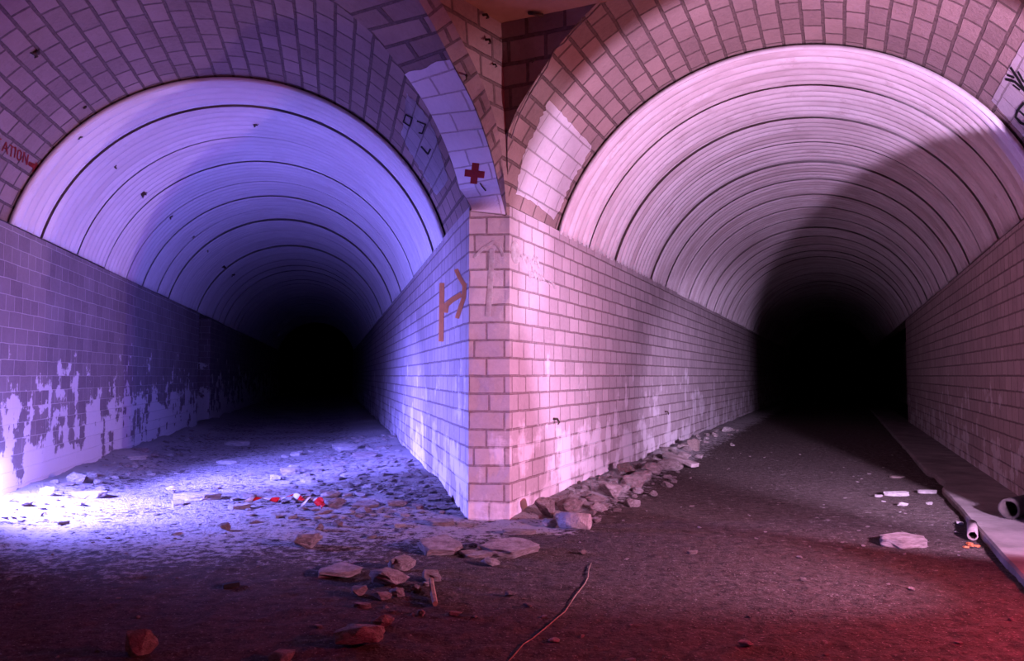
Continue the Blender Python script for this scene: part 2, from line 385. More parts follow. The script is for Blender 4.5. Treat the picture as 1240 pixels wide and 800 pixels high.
# wall the right arch is cut in: a dark triangle on the left, a jamb on the right
sh = Sheet()
def dark(q, k):
    n_, z, L = shell(TR, q); e_ = P(TR, n_, frR(q), z); c_ = corner(min(z, ZC)); p = e_.lerp(c_, k)
    return p, ((p - c_).length + .1, p.z)
sh.grid(dark, [q for q in lin(.5, 1, 120) if shell(TR, q)[1] <= ZC + .01], lin(0, 1, 3))
def jamb(q, k):
    n_, z, L = shell(TR, q); z = min(z, ZC); s_ = frR(q); return P(TR, n_ + (5.2 - n_) * k, s_, z), (n_ + (5.2 - n_) * k, z)
sh.grid(jamb, [q for q in lin(0, .5, 60) if shell(TR, q)[1] <= ZC + .05], lin(0, 1, 4))
sh.grid(lambda n_, z: (P(TR, n_, TR.sf, z), (n_, z)), lin(TR.nr, 5.2, 4), lin(-.05, 2.63, 4))
struct(sh.build('wall_front', M['vault']), 'block wall with the right arch cut in it, dark between the two arches')
def box_prism(name, pts, z0, z1, m):
    bm = bmesh.new(); a = [bm.verts.new((p[0], p[1], z0)) for p in pts]; b_ = [bm.verts.new((p[0], p[1], z1)) for p in pts]
    bm.faces.new(a); bm.faces.new(b_[::-1])
    for i in range(len(pts)): bm.faces.new((a[i], b_[i], b_[(i + 1) % len(pts)], a[(i + 1) % len(pts)]))
    bmesh.ops.recalc_face_normals(bm, faces=bm.faces); return mesh_bm(bm, name, m)
q = KC + D2 * 5.9
DT = P(TR, *[(shell(TR, tabD[0][0])[0]), SD][:2], 0)
pts = [KC, DT, P(TR, 5.2, SD, 0), Vector((8, 1.0, 0)), Vector((8, -3, 0)), Vector((q.x, -3, 0)), q]
struct(box_prism('ceiling', pts, ZC, ZC + .4, M['concrete']), 'flat concrete ceiling above the junction')

# ------------------------------------------------------------------ corrugated iron liner, ring by ring
def liner_rings(t, s0, first, width, s_end, m, seed):
    rnd = random.Random(seed); s = s0; k = 0; per = .165; amp = .052
    while s < s_end:
        w_ = (first if k == 0 else width * rnd.uniform(.93, 1.07)); e = s + w_
        dz = rnd.uniform(-.010, .010)
        cnt = max(3, round(w_ / per)); pw = w_ / cnt; step = pw / (10 if s < 15 else 6)
        ns = max(6, int(w_ / step)); sh = Sheet()
        tw = rnd.uniform(-.02, .02)
        gap = rnd.choice((.016, .026, .040))
        us = lin(s, e - gap, ns)
        if k == 0: us = [s - .002] + us
        def fn(sv, q):
            n_, z, c_, s_, L = liner(t, q)
            a = amp * abs(math.sin(PI * (sv - s) / pw)) ** 3
            if sv < s: a = OFF - .022
            return P(t, n_ + c_ * a, sv + tw * math.cos(q * PI) * (k > 0), z + s_ * a + dz * (k > 0)), (sv, q * L)
        sh.grid(fn, us, lin(0, 1, 56))
        o = sh.build('ceiling_lining', m, True)
        so = o.modifiers.new('thick', 'SOLIDIFY'); so.thickness = .003; so.offset = -1
        struct(o, 'ring of white corrugated iron lining in the %s tunnel' % ('left' if t is TL else 'right'))
        s = e; k += 1
liner_rings(TR, 7.33, .95, 1.05, 44, M['liner_r'], 3)
liner_rings(TL, 8.08, .78, 1.05, 44, M['liner_l'], 5)

# ------------------------------------------------------------------ floor
def fbm(x, y, sc, o=4):
    return noise.fractal(Vector((x * sc, y * sc, 1.7)), 1.0, 2.0, o)
def sm(a, b, x):
    t_ = min(1, max(0, (x - a) / (b - a))); return t_ * t_ * (3 - 2 * t_)
def fz(x, y):
    z = .012 * fbm(x, y, .9) + .007 * fbm(x, y, 4.5)
    nL, sL = loc(TL, (x, y)); nR, sR = loc(TR, (x, y))
    z += .016 * max(0, noise.noise(Vector((x * 9, y * 9, 0)))) + .010 * max(0, noise.noise(Vector((x * 21, y * 21, 4))))
    # drifts of rubble against the walls
    if sL > 6.2:
        d = TL.nr - nL
        if d > -.1: z += .13 * sm(1.7, 0, d) * sm(6.5, 8.5, sL) * (.7 + .6 * noise.noise(Vector((sL * .9, 2, 0)))) + .02 * sm(1.6, 0, d) * abs(fbm(x, y, 3.5))
        d = nL - TL.nl
        if -.2 < d < 4: z += .16 * sm(.9, 0, d) * (.75 + .5 * noise.noise(Vector((sL * .8, 5, 0)))) + .02 * sm(1.2, 0, d) * abs(fbm(x, y, 5))
    if sR > 5.8:
        d = nR - TR.nl
        if -.1 < d < 4: z += .09 * sm(.85, 0, d) * sm(5.9, 6.9, sR) * (.8 + .5 * noise.noise(Vector((sR * .9, 9, 0)))) + .02 * sm(.9, 0, d) * abs(fbm(x, y, 6))
    return z
def dustf(x, y):
    nL, sL = loc(TL, (x, y)); nR, sR = loc(TR, (x, y)); d = 0
    if nL < TL.nr + .2 : d = max(d, .72 * sm(3.8, 6.8, sL) )
    if sL > 5 and TL.nl - .2 < nL < TL.nr: d = max(d, .95 * sm(1.0, .2, nL - TL.nl), .95 * sm(1.6, .4, TL.nr - nL) * sm(7.4, 8.6, sL))
    if sR > 5.6 and nR > TR.nl - .1: d = max(d, .85 * sm(.95, .3, nR - TR.nl), .12)
    return d
ys = []; y = .6
while y < 50: ys.append(y); y += max(.03, y * .0085)
ys = [-3.05, -1.5, -.3, .2] + ys + [50]
sh = Sheet(); NX = 230
for_y = {}
def ff(y, k):
    hw = max(6.0, abs(y) * .80 + .5) if y > 0 else 6.0
    xl, xr = -hw, hw + 2
    x = xl + (xr - xl) * k; return Vector((x, y, fz(x, y))), (x, y)
sh.grid(ff, ys, lin(0, 1, NX))
o = sh.build('floor', M['floor'], True)
for p_ in ():
    pass
at_ = o.data.attributes.new('dust', 'FLOAT', 'POINT')
for i, v in enumerate(o.data.vertices): at_.data[i].value = dustf(v.co.x, v.co.y)
struct(o, 'trodden dirt floor dusted with plaster')
# raised concrete kerb strip along the right wall
bm = bmesh.new(); rows = []
for i, s in enumerate(lin(3.2, 30, 90)):
    e_ = .93 + .012 * noise.noise(Vector((s * 2.1, 0, 0)))
    if 9.2 < s < 10.4: e_ += .10 * abs(noise.noise(Vector((s * 3, 4, 0)))) + .05
    zt = .055 + .006 * noise.noise(Vector((s, 1, 1)))
    nr_ = TR.nr + .02 if s > 6.0 else 2.6
    rows.append([bm.verts.new(P(TR, e_ + .0, s, -.05)), bm.verts.new(P(TR, e_ + .004, s, zt - .012)), bm.verts.new(P(TR, e_ + .02, s, zt))] +
                [bm.verts.new(P(TR, e_ + .02 + (nr_ - e_) * k, s, zt + .004 * noise.noise(Vector((s * 3, k * 3, 0))))) for k in (.2, .45, .7, 1)])
for a, b_ in zip(rows, rows[1:]):
    for j in range(len(a) - 1): bm.faces.new((a[j], a[j + 1], b_[j + 1], b_[j]))
bmesh.ops.recalc_face_normals(bm, faces=bm.faces)
struct(mesh_bm(bm, 'trim_2', M['slab']), 'low concrete kerb slab along the right wall')

# ------------------------------------------------------------------ surfaces to lay things on
from mathutils.bvhtree import BVHTree
def bvh_of(names):
    V, F, U = [], [], []
    for o in list(C.objects):
        if o.type != 'MESH' or o.name.split('.')[0] not in names: continue
        b = len(V); V += [o.matrix_world @ v.co for v in o.data.vertices]
        ul = o.data.uv_layers[0].data if o.data.uv_layers else None
        for p in o.data.polygons:
            F.append([b + i for i in p.vertices]); U.append([tuple(ul[li].uv) for li in p.loop_indices] if ul else None)
    return BVHTree.FromPolygons([tuple(v) for v in V], F), V, F, U
TREE = bvh_of(['wall_left', 'wall_center', 'wall_right', 'ceiling_left', 'ceiling_right', 'trim_1', 'wall_oblique', 'wall_front', 'ceiling', 'floor', 'trim_2'])
GROUND = bvh_of(['floor', 'trim_2'])
LINING = bvh_of(['ceiling_lining', 'wall_left', 'wall_center', 'wall_right', 'ceiling_left', 'ceiling_right', 'wall_oblique', 'wall_front', 'ceiling'])
EYE = Vector((0, 0, H))
def hit(x, y, tree=TREE):
    d = ray(x, y).normalized(); p, nrm, i, dist = tree[0].ray_cast(EYE, d)
    if p is None: return None
    if nrm.dot(d) > 0: nrm = -nrm
    uv = (0, 0)
    F = tree[2][i]; Uq = tree[3][i]
    if Uq and len(F) == 4:
        a, b_, c_ = (tree[1][F[0]], tree[1][F[1]], tree[1][F[3]])
        e1, e2 = b_ - a, c_ - a; r = p - a
        d11, d12, d22 = e1.dot(e1), e1.dot(e2), e2.dot(e2); r1, r2 = r.dot(e1), r.dot(e2); det = d11 * d22 - d12 * d12
        if abs(det) > 1e-12:
            k1 = (r1 * d22 - r2 * d12) / det; k2 = (r2 * d11 - r1 * d12) / det
            uv = (Uq[0][0] + k1 * (Uq[1][0] - Uq[0][0]) + k2 * (Uq[3][0] - Uq[0][0]), Uq[0][1] + k1 * (Uq[1][1] - Uq[0][1]) + k2 * (Uq[3][1] - Uq[0][1]))
    return p, nrm, uv
def ground(x, y):
    p, n_, i, d = GROUND[0].ray_cast(Vector((x, y, 2.0)), Vector((0, 0, -1))); return p.z if p else 0.0

# paint lies on the blocks: a thin coat that follows the surface under it
def paint(name, polys, m, off=.004, cell=6, rag=0.0, seed=0, tree=TREE):
    bm = bmesh.new(); uvl = bm.loops.layers.uv.new('uv'); rnd = random.Random(seed)
    for poly in polys:
        pts = []
        for i in range(len(poly)):
            a, b_ = poly[i], poly[(i + 1) % len(poly)]; L = math.hypot(b_[0] - a[0], b_[1] - a[1]); k = max(1, int(L / 4)) if rag or L > cell else 1
            for j in range(k):
                t_ = j / k; j_ = rnd.uniform(-rag, rag) if j else 0; j2 = rnd.uniform(-rag, rag) if j else 0
                pts.append((a[0] + (b_[0] - a[0]) * t_ + j_, a[1] + (b_[1] - a[1]) * t_ + j2))
        b2 = bmesh.new(); f = b2.faces.new([b2.verts.new((p[0], p[1], 0)) for p in pts])
        xs = [p[0] for p in pts]; ysn = [p[1] for p in pts]
        for ax, lo, hi in ((0, min(xs), max(xs)), (1, min(ysn), max(ysn))):
            c_ = lo + cell
            while c_ < hi:
                co = [0, 0, 0]; co[ax] = c_; no = [0, 0, 0]; no[ax] = 1
                bmesh.ops.bisect_plane(b2, geom=b2.verts[:] + b2.edges[:] + b2.faces[:], plane_co=co, plane_no=no); c_ += cell
        bmesh.ops.triangulate(b2, faces=b2.faces)
        mp = {}
        for v in b2.verts:
            h_ = hit(v.co.x, v.co.y, tree)
            if h_: mp[v] = (bm.verts.new(h_[0] + h_[1] * off), h_[2])
        for f in b2.faces:
            if all(v in mp for v in f.verts):
                ps = [mp[v][0].co for v in f.verts]
                if max((ps[0] - ps[1]).length, (ps[1] - ps[2]).length, (ps[2] - ps[0]).length) > .6: continue
                nf = bm.faces.new([mp[v][0] for v in f.verts])
                for l, v in zip(nf.loops, f.verts): l[uvl].uv = mp[v][1]
        b2.free()
    bmesh.ops.solidify(bm, geom=bm.faces[:], thickness=-.0015)
    return mesh_bm(bm, name, m)
def stroke(pts, w):
    out = []
    for a, b_ in zip(pts, pts[1:]):
        dx, dy = b_[0] - a[0], b_[1] - a[1]; L = math.hypot(dx, dy) or 1; nx, ny = -dy / L * w / 2, dx / L * w / 2; ex, ey = dx / L * w * .25, dy / L * w * .25
        out.append([(a[0] - ex + nx, a[1] - ey + ny), (b_[0] + ex + nx, b_[1] + ey + ny), (b_[0] + ex - nx, b_[1] + ey - ny), (a[0] - ex - nx, a[1] - ey - ny)])
    return out

tag(paint('white_paint_patch', [[(665, 121), (676, 133), (697, 156), (716, 176), (705, 199), (695, 214), (680, 247), (670, 266), (662, 258), (642, 242), (624, 235), (627, 212), (636, 181), (653, 147)]], M['painted'], cell=8, rag=1.5),
    'bright white painted patch on the curved blocks left of the right iron lining', 'paint')
tag(paint('white_paint_patch', [[(493, 112), (486, 163), (502, 193), (529, 236), (543, 217), (535, 190), (525, 156), (512, 133)]], M['painted_dull'], cell=8, rag=1.2),
    'worn bluish white paint patch on the curved blocks right of the left iron lining', 'paint')
tag(paint('white_paint_patch', [[(1201, 121), (1234, 60), (1243, 45), (1245, 100), (1245, 168), (1240, 165)]], M['painted'], cell=8, rag=.4),
    'crisp edged pale painted panel high at the right border with black scrawl on it', 'paint')
# white coat on the arch ring
sh = Sheet()
def coat(u, k):
    if u > 3.9: u += .03 * math.sin(k * 11)
    p = Apt(u).lerp(Bpt(u), k); nn = (Bpt(u) - Apt(u)).cross(Apt(u + .05) - Apt(u)).normalized()
    if nn.y > 0: nn = -nn
    return p + nn * .005, (20 + k * .345, arcat(u))
sh.grid(coat, lin(.03, 4.0, 40), lin(.012, .988, 8))
tag(sh.build('white_paint_band', M['painted']), 'white painted lower part of the arch ring carrying the red cross', 'paint')

cx, cy = 575.5, 209.5
def rot(p, a=.10): return (cx + p[0] * math.cos(a) - p[1] * math.sin(a), cy + p[0] * math.sin(a) + p[1] * math.cos(a))
cr = [[rot(p) for p in q_] for q_ in ([(-4.2, -13), (4.2, -13), (4.2, 12.5), (-4.2, 12.5)], [(-12, -4), (-4.2, -4), (-4.2, 4.5), (-12, 4.5)], [(4.2, -4), (12, -4), (12, 4.5), (4.2, 4.5)])]
tag(paint('red_cross', cr, M['paint_red'], off=.009, cell=4), 'small painted red cross on the white arch ring above the pier', 'painted sign')
tag(paint('paint_drip', stroke([(582, 221), (585, 226), (589, 231)], 1.4), M['iron'], off=.009), 'thin dark drip running down from the red cross', 'paint')
# red lettering on the left vault (the rest of the word lies outside the frame)
def let(ox, oy, pts, w=1.7): return stroke([(ox + p[0] * 1.0 + p[1] * .15, oy + p[0] * .62 - p[1]) for p in pts], w)
LT = let(2, 182, [(0, 0), (3.2, 12), (6.4, 0)]) + let(2, 182, [(1.2, 4.5), (5.2, 4.5)]) + let(9.5, 187, [(3, 0), (3, 12)]) + let(9.5, 187, [(0, 12), (6, 12)]) + \
     let(17, 190, [(0, 0), (0, 12)]) + let(19.5, 192, [(.5, 2), (.5, 10), (2.5, 12), (4.5, 10), (4.5, 2), (2.5, 0), (.5, 2)]) + let(27, 196, [(0, 0), (0, 12), (5, 0), (5, 12)]) + \
     let(-6, 177, [(5, 12), (1, 10), (0, 6), (1, 1), (5, 0)])
tag(paint('red_lettering', LT, M['paint_dull_red'], cell=5), 'faded red lettering reading ATION painted on the left vault near the border', 'writing')
tag(paint('red_arrow', [[(34.5, 195), (42, 198), (43, 195), (48.5, 203.5), (38, 208), (39.5, 203.5), (33.5, 199.5)]], M['paint_dull_red'], cell=5),
    'faded red arrow painted after the lettering beside the left iron lining', 'painted sign')
ar = stroke([(535.5, 344), (535, 380), (534.5, 412)], 6) + stroke([(540, 377), (541, 369), (548, 363), (558, 357)], 6) + stroke([(553, 327), (557, 336), (563, 346)], 5) + stroke([(563, 344), (562, 360), (554, 384)], 5)
tag(paint('orange_arrow', ar, M['paint_orange'], cell=6), 'orange spray-painted bar and arrow on the blue-lit face of the pier', 'painted sign')
ar = stroke([(596, 303), (594, 345), (591, 382)], 6.5) + stroke([(575, 311), (585, 301), (598, 293)], 3.5) + stroke([(598, 293), (605, 299), (610, 310)], 3.5)
tag(paint('white_arrow', ar, M['paint_white'], cell=6), 'faint white arrow pointing up on the narrow front of the pier', 'painted sign')
def oval(cx_, cy_, rx, ry, n_=14, a=0): return [(cx_ + rx * math.cos(2 * PI * i / n_) * math.cos(a) - ry * math.sin(2 * PI * i / n_) * math.sin(a), cy_ + rx * math.cos(2 * PI * i / n_) * math.sin(a) + ry * math.sin(2 * PI * i / n_) * math.cos(a)) for i in range(n_)]
sc = [oval(624, 306, 5.5, 14, a=-.1)] 
tag(paint('white_paint_blot', sc, M['paint_white'], cell=5), 'white oval paint blot on the right face of the pier by its edge', 'paint')
sc = []
rnd = random.Random(4)
for (x0, x1, yc, dy) in ((632, 652, 311, 7), (640, 658, 331, 6)):
    pts = [(x0 + (x1 - x0) * i / 11 + rnd.uniform(-1, 1), yc + (dy if i % 2 else -dy) * rnd.uniform(.3, 1) + (i * .6)) for i in range(12)]
    sc += stroke(pts, 2.2)
tag(paint('white_scribble', sc, M['paint_white'], cell=6), 'scribbled white chalk marks beside the oval blot on the pier', 'writing')
tag(paint('white_scribble', stroke([(666, 340), (670, 344), (672, 350)], 2.0) + stroke([(664, 342), (667, 346)], 1.6), M['paint_white'], cell=6), 'short white tick mark right of the scribbled chalk marks', 'writing')
bk = stroke([(1225, 81), (1233, 93), (1242, 108)], 3) + stroke([(1219, 95), (1230, 98), (1245, 112)], 3) + stroke([(1221, 90), (1229, 93)], 2.5) + stroke([(1234, 86), (1240, 97), (1250, 104)], 2.5) + stroke([(1228, 102), (1236, 108)], 2) + \
     stroke([(1241, 124), (1233, 133), (1231, 141), (1237, 148), (1247, 152)], 3) + stroke([(1236, 134), (1244, 141)], 2.5)
tag(paint('black_scrawl', bk, M['paint_black'], off=.008, cell=6), 'black hand-painted scrawl on the pale panel at the right border', 'writing')
for bk, lb in ((stroke([(492, 138), (500, 142), (497, 152), (489, 147), (492, 138)], 1.6), 'small dark square drawn on the left of the worn bluish paint patch'),
               (stroke([(506, 146), (516, 150), (512, 161), (508, 160)], 1.8), 'small dark hook mark at the upper right of the worn bluish paint patch'),
               (stroke([(511, 177), (519, 186), (522, 180)], 2.2), 'small dark tick at the bottom of the worn bluish paint patch')):
    tag(paint('dark_scrawl', bk, M['paint_black'], off=.008, cell=6), lb, 'writing')

# ------------------------------------------------------------------ stones
def hull_rock(seed, kind='rock'):
    """unit stone: 1 wide, 1 deep, 1 tall, base at z 0"""
    rnd = random.Random(seed); bm = bmesh.new()
    if kind == 'slab':
        n_ = rnd.choice((5, 6, 7)); a0 = rnd.uniform(0, 6)
        for k in range(n_):
            a = a0 + 2 * PI * (k + rnd.uniform(-.28, .28)) / n_; r = rnd.uniform(.38, .55)
            for z, sc_ in ((0, rnd.uniform(.86, 1.0)), (rnd.uniform(.8, 1.0), rnd.uniform(.88, 1.02))):
                bm.verts.new((math.cos(a) * r * sc_, math.sin(a) * r * sc_, z))
    else:
        for k in range(16 if kind == 'rock' else 26):
            v = Vector((rnd.gauss(0, 1), rnd.gauss(0, 1), rnd.gauss(0, 1))).normalized() * rnd.uniform(.40, .56)
            bm.verts.new((v.x, v.y, max(0, v.z * 1.05 + .42)))
    r_ = bmesh.ops.convex_hull(bm, input=bm.verts)
    for v in [v for v in bm.verts if not v.link_faces]: bm.verts.remove(v)
    bmesh.ops.bevel(bm, geom=bm.edges[:], offset=.022 if kind != 'round' else .05, segments=1, affect='EDGES', clamp_overlap=True)
    bmesh.ops.triangulate(bm, faces=bm.faces)
    bmesh.ops.subdivide_edges(bm, edges=[e for e in bm.edges if e.calc_length() > .16], cuts=2, use_grid_fill=True)
    bmesh.ops.triangulate(bm, faces=bm.faces)
    for v in bm.verts:
        d = noise.noise_vector(v.co * 5 + Vector((seed, 0, 0))) * .055 + noise.noise_vector(v.co * 13 + Vector((0, seed, 0))) * .028
        v.co += d
        if v.co.z < 0: v.co.z = 0
    me = bpy.data.meshes.new('stone'); bm.to_mesh(me); bm.free(); return me
def stone(name, x, y, w_, h_, m, label, cat='rock', kind='rock', seed=0, rz=None, tilt=0.0, depth=None, group=None, px=True, pre=None):
    """x, y: foot of the stone as seen; w_, h_: seen width and height"""
    p = pre or hit(x, y, GROUND)[0]
    k = p.y / FPX
    W_ = w_ * k * 1.12
    if kind == 'slab':   # lies flat: seen height is mostly its depth
        thick = min(.10, max(.03, W_ * .16)); dp = depth or max(.5 * W_, min(W_ * 1.6, (h_ * k - thick) * p.y / H * .9))
        hh = thick * .8
    else: hh = h_ * k * .95; dp = depth or W_ * .8
    me = hull_rock(seed, kind); me.name = name
    o = link(name, me, m); o.scale = (W_ * 1.02, dp, hh)
    a = rz if rz is not None else random.Random(seed + 5).uniform(-.3, .3)
    o.rotation_euler = (tilt, 0, a)
    fwd = Vector((p.x, p.y, 0)).normalized() * dp * .45
    q = p + fwd; g = min(ground(q.x, q.y), p.z + .02)
    o.location = (q.x, q.y, g - .15 * hh * (0 if tilt else 1) * .5)
    return tag(o, label, cat, group)
R_, PL, DK = M['rock'], M['pale'], M['dark_rock']
ST = [
 ('concrete_slab', 530, 674, 62, 30, R_, 'large flat slab before the foot of the pier, pointing left', 'slab', 21),
 ('concrete_slab', 411, 703, 54, 30, R_, 'rounded flat slab, leftmost of the pieces before the pier', 'slab', 22),
 ('concrete_slab', 579, 676, 40, 20, R_, 'dull slab between the large slab and the tilted plate at the pier foot', 'slab', 23),
 ('concrete_slab', 618, 676, 66, 30, R_, 'wide tilted plate of concrete right of the pier foot, dark left edge', 'slab', 24),
 ('concrete_slab', 629, 648, 42, 12, R_, 'thin dark-edged plate lying against the very foot of the pier', 'slab', 25),
 ('concrete_slab', 531, 637, 36, 14, R_, 'small slab under the blue-lit side of the pier foot', 'slab', 26),
 ('broken_block', 470, 714, 52, 28, R_, 'rough broken chunk with a peaked top in the middle of the foreground heap', 'rock', 27),
 ('broken_block', 432, 723, 24, 16, R_, 'flat wedge chunk beside the rounded slab', 'rock', 28),
 ('broken_block', 487, 692, 32, 21, R_, 'round-backed stone just behind the peaked foreground chunk', 'round', 29),
 ('broken_block', 523, 706, 27, 16, R_, 'small pinkish stone right of the foreground heap', 'rock', 30),
 ('broken_block', 371, 665, 36, 19, R_, 'lone grey stone lying left of the rounded slab, farther back', 'round', 31),
 ('broken_block', 432, 790, 62, 34, R_, 'large ragged reddish chunk at the bottom of the picture', 'rock', 32),
 ('broken_block', 464, 762, 24, 18, R_, 'knob of concrete on the upper right end of the ragged bottom chunk', 'round', 33),
 ('broken_block', 169, 797, 36, 38, R_, 'upright red-tinged stone standing in the dark at bottom left', 'rock', 34),
 ('broken_block', 342, 806, 36, 16, R_, 'stone cut by the bottom border, left of the ragged chunk', 'rock', 35),
 ('broken_block', 594, 686, 22, 13, R_, 'little wedge stone in front of the tilted plate', 'rock', 36),
 ('broken_block', 551, 747, 16, 8, R_, 'single small stone on the dark floor right of the wooden peg', 'rock', 37),
 ('broken_block', 510, 746, 10, 9, R_, 'pebble below the wooden peg', 'round', 38),
 ('broken_block', 463, 728, 22, 12, R_, 'knobbly bit of rubble under the peaked chunk', 'rock', 39),
 ('broken_block', 481, 724, 20, 12, R_, 'second bit of rubble under the peaked chunk, nearer the peg', 'rock', 40),
 ('broken_block', 505, 717, 14, 12, R_, 'small stone between the peaked chunk and the pale lump', 'rock', 41),
 ('broken_block', 439, 737, 24, 7, R_, 'thin flake of stone just below the foreground heap', 'slab', 42),
 ('broken_block', 518, 711, 14, 9, PL, 'pale plaster lump resting by the top of the wooden peg', 'rock', 43),
 ('concrete_slab', 1090, 664, 66, 24, R_, 'lone pinkish concrete block lying on the open floor at right', 'slab', 44),
 ('broken_block', 903, 785, 20, 9, R_, 'small red stone near the bottom edge right of centre', 'rock', 45),
 ('broken_block', 671, 778, 14, 6, PL, 'tiny pale pebble near the bottom edge left of centre', 'round', 46),
 ('plaster_flake', 1086, 601, 34, 9, PL, 'larger pale flake beside the kerb at right', 'slab', 47),
 ('plaster_flake', 1123, 598, 26, 7, PL, 'pale flake touching the kerb edge at right', 'slab', 48),
 ('plaster_flake', 1064, 602, 12, 5, PL, 'small pale flake left of the larger flake by the kerb', 'slab', 49),
 ('plaster_flake', 1093, 613, 12, 6, PL, 'crumpled pale bit on the floor in front of the kerb flakes', 'rock', 50),
 ('plaster_flake', 1125, 611, 12, 5, PL, 'thin pale bit by the kerb nearest to its bright part', 'slab', 51),
 ('broken_block', 1162, 636, 8, 6, PL, 'white pebble against the kerb just behind the clay stub', 'rock', 52),
 ('plaster_slab', 243, 606, 58, 12, PL, 'long white slab lying alone on the blue-lit floor', 'slab', 53),
 ('broken_block', 207, 598, 16, 12, PL, 'white stone just left of the long white slab', 'rock', 54),
 ('broken_block', 91, 585, 24, 16, PL, 'pointed white stone against the left wall', 'rock', 55),
 ('plaster_slab', 106, 603, 46, 14, PL, 'white slab in the brightest spot below the pointed stone', 'slab', 56),
 ('broken_block', 56, 600, 18, 13, PL, 'white stone by the left wall nearest to the left border', 'rock', 57),
 ('plaster_slab', 88, 612, 32, 9, PL, 'thin white plate in front of the stones along the left wall', 'slab', 58),
 ('plaster_slab', 162, 558, 40, 10, PL, 'white plate against the left wall halfway along the bright floor', 'slab', 59),
 ('plaster_slab', 290, 540, 34, 9, PL, 'flat white plate in the middle of the left tunnel floor', 'slab', 60),
 ('plaster_slab', 272, 562, 30, 7, PL, 'flat white plate between the long white slab and the tunnel', 'slab', 61),
 ('broken_block', 272, 643, 18, 12, DK, 'brown stone on the edge of the light at the left tunnel mouth', 'rock', 62),
 ('broken_block', 408, 616, 32, 13, R_, 'grey stone just right of the barrier tape', 'rock', 63),
 ('broken_block', 442, 617, 34, 16, R_, 'tan-faced stone, second one right of the barrier tape', 'slab', 64),
 ('broken_block', 480, 614, 26, 10, R_, 'bluish stone third in the row right of the barrier tape', 'rock', 65),
 ('concrete_slab', 420, 545, 40, 14, PL, 'pale slab on the rubble in the middle of the left tunnel', 'slab', 66),
 ('concrete_slab', 440, 555, 38, 12, R_, 'grey slab tipped on the rubble just in front of the pale one', 'slab', 67),
 ('concrete_slab', 428, 579, 28, 11, PL, 'pale plate on the bright rubble in front of the left tunnel', 'slab', 68),
 ('broken_block', 387, 642, 16, 10, R_, 'small block among crumbs below the barrier tape', 'rock', 69),
 ('broken_block', 409, 638, 14, 9, DK, 'small brown stone among crumbs below the barrier tape', 'rock', 70),
 ('broken_block', 660, 628, 30, 29, R_, 'tall dark-sided stone leaning on the pink wall nearest the pier edge', 'rock', 71),
 ('broken_block', 684, 633, 22, 16, R_, 'grey stone between the tall stone and the round stub', 'round', 72),
 ('broken_block', 665, 639, 18, 13, PL, 'pale egg-shaped stone in front of the tall stone', 'round', 73),
 ('broken_block', 690, 621, 30, 20, R_, 'pinkish stone lying behind the round stub', 'round', 74),
 ('broken_block', 738, 602, 32, 22, R_, 'squarish stone in the heap along the pink wall', 'rock', 75),
 ('broken_block', 770, 592, 34, 20, R_, 'large pink stone in the middle of the heap by the pink wall', 'rock', 76),
 ('broken_block', 758, 575, 20, 22, DK, 'dark stone standing against the pink wall', 'rock', 77),
 ('broken_block', 790, 576, 30, 18, R_, 'grey stone behind the large pink stone by the wall', 'rock', 78),
 ('broken_block', 812, 570, 30, 18, R_, 'round-topped stone next to the plank in the pink-lit heap', 'round', 79),
 ('broken_block', 830, 560, 28, 15, R_, 'grey stone below the upright dark plate by the wall', 'rock', 80),
 ('broken_block', 1086, 579, 18, 5, DK, 'low dark stone at the kerb in the shadow', 'slab', 81),
 ('broken_block', 1017, 667, 8, 5, DK, 'tiny dark stone on the red floor left of the lone block', 'rock', 82),
 ('broken_block', 972, 704, 9, 6, DK, 'tiny dark stone on the red floor, nearest of three', 'rock', 83),
 ('broken_block', 1224, 752, 8, 5, DK, 'tiny dark stone near the lower right corner', 'rock', 84),
 ('broken_block', 618, 724, 16, 8, DK, 'reddish stone on the dark floor below the tilted plate', 'rock', 85),
 ('broken_block', 638, 736, 14, 6, DK, 'dark stone right of the reddish stone below the tilted plate', 'rock', 86),
 ('broken_block', 706, 672, 9, 7, DK, 'dark pebble behind the upper end of the floor wire', 'rock', 87),
 ('broken_block', 839, 671, 14, 4, DK, 'flat dark chip on the open floor right of centre', 'slab', 88),
]
for (nm, x, y, w_, h_, m_, lb, kd, sd) in ST:
    o = stone(nm, x, y, w_, h_, m_, lb, 'rock' if 'slab' not in nm and 'flake' not in nm else ('slab' if 'slab' in nm else 'plaster'), kd, sd)
    if sd == 44: o.scale.z *= 1.25; o.rotation_euler.z = .25; o.scale.y *= 1.25
    if sd in (21, 24): o.rotation_euler.x = .10; o.location.z += .01
o = stone('upright_plate', 846, 546, 15, 24, DK, 'dark plate standing tilted against the pink wall in the heap', 'slab', 'rock', 90, depth=.06); o.rotation_euler = (-.3, -.45, .2)

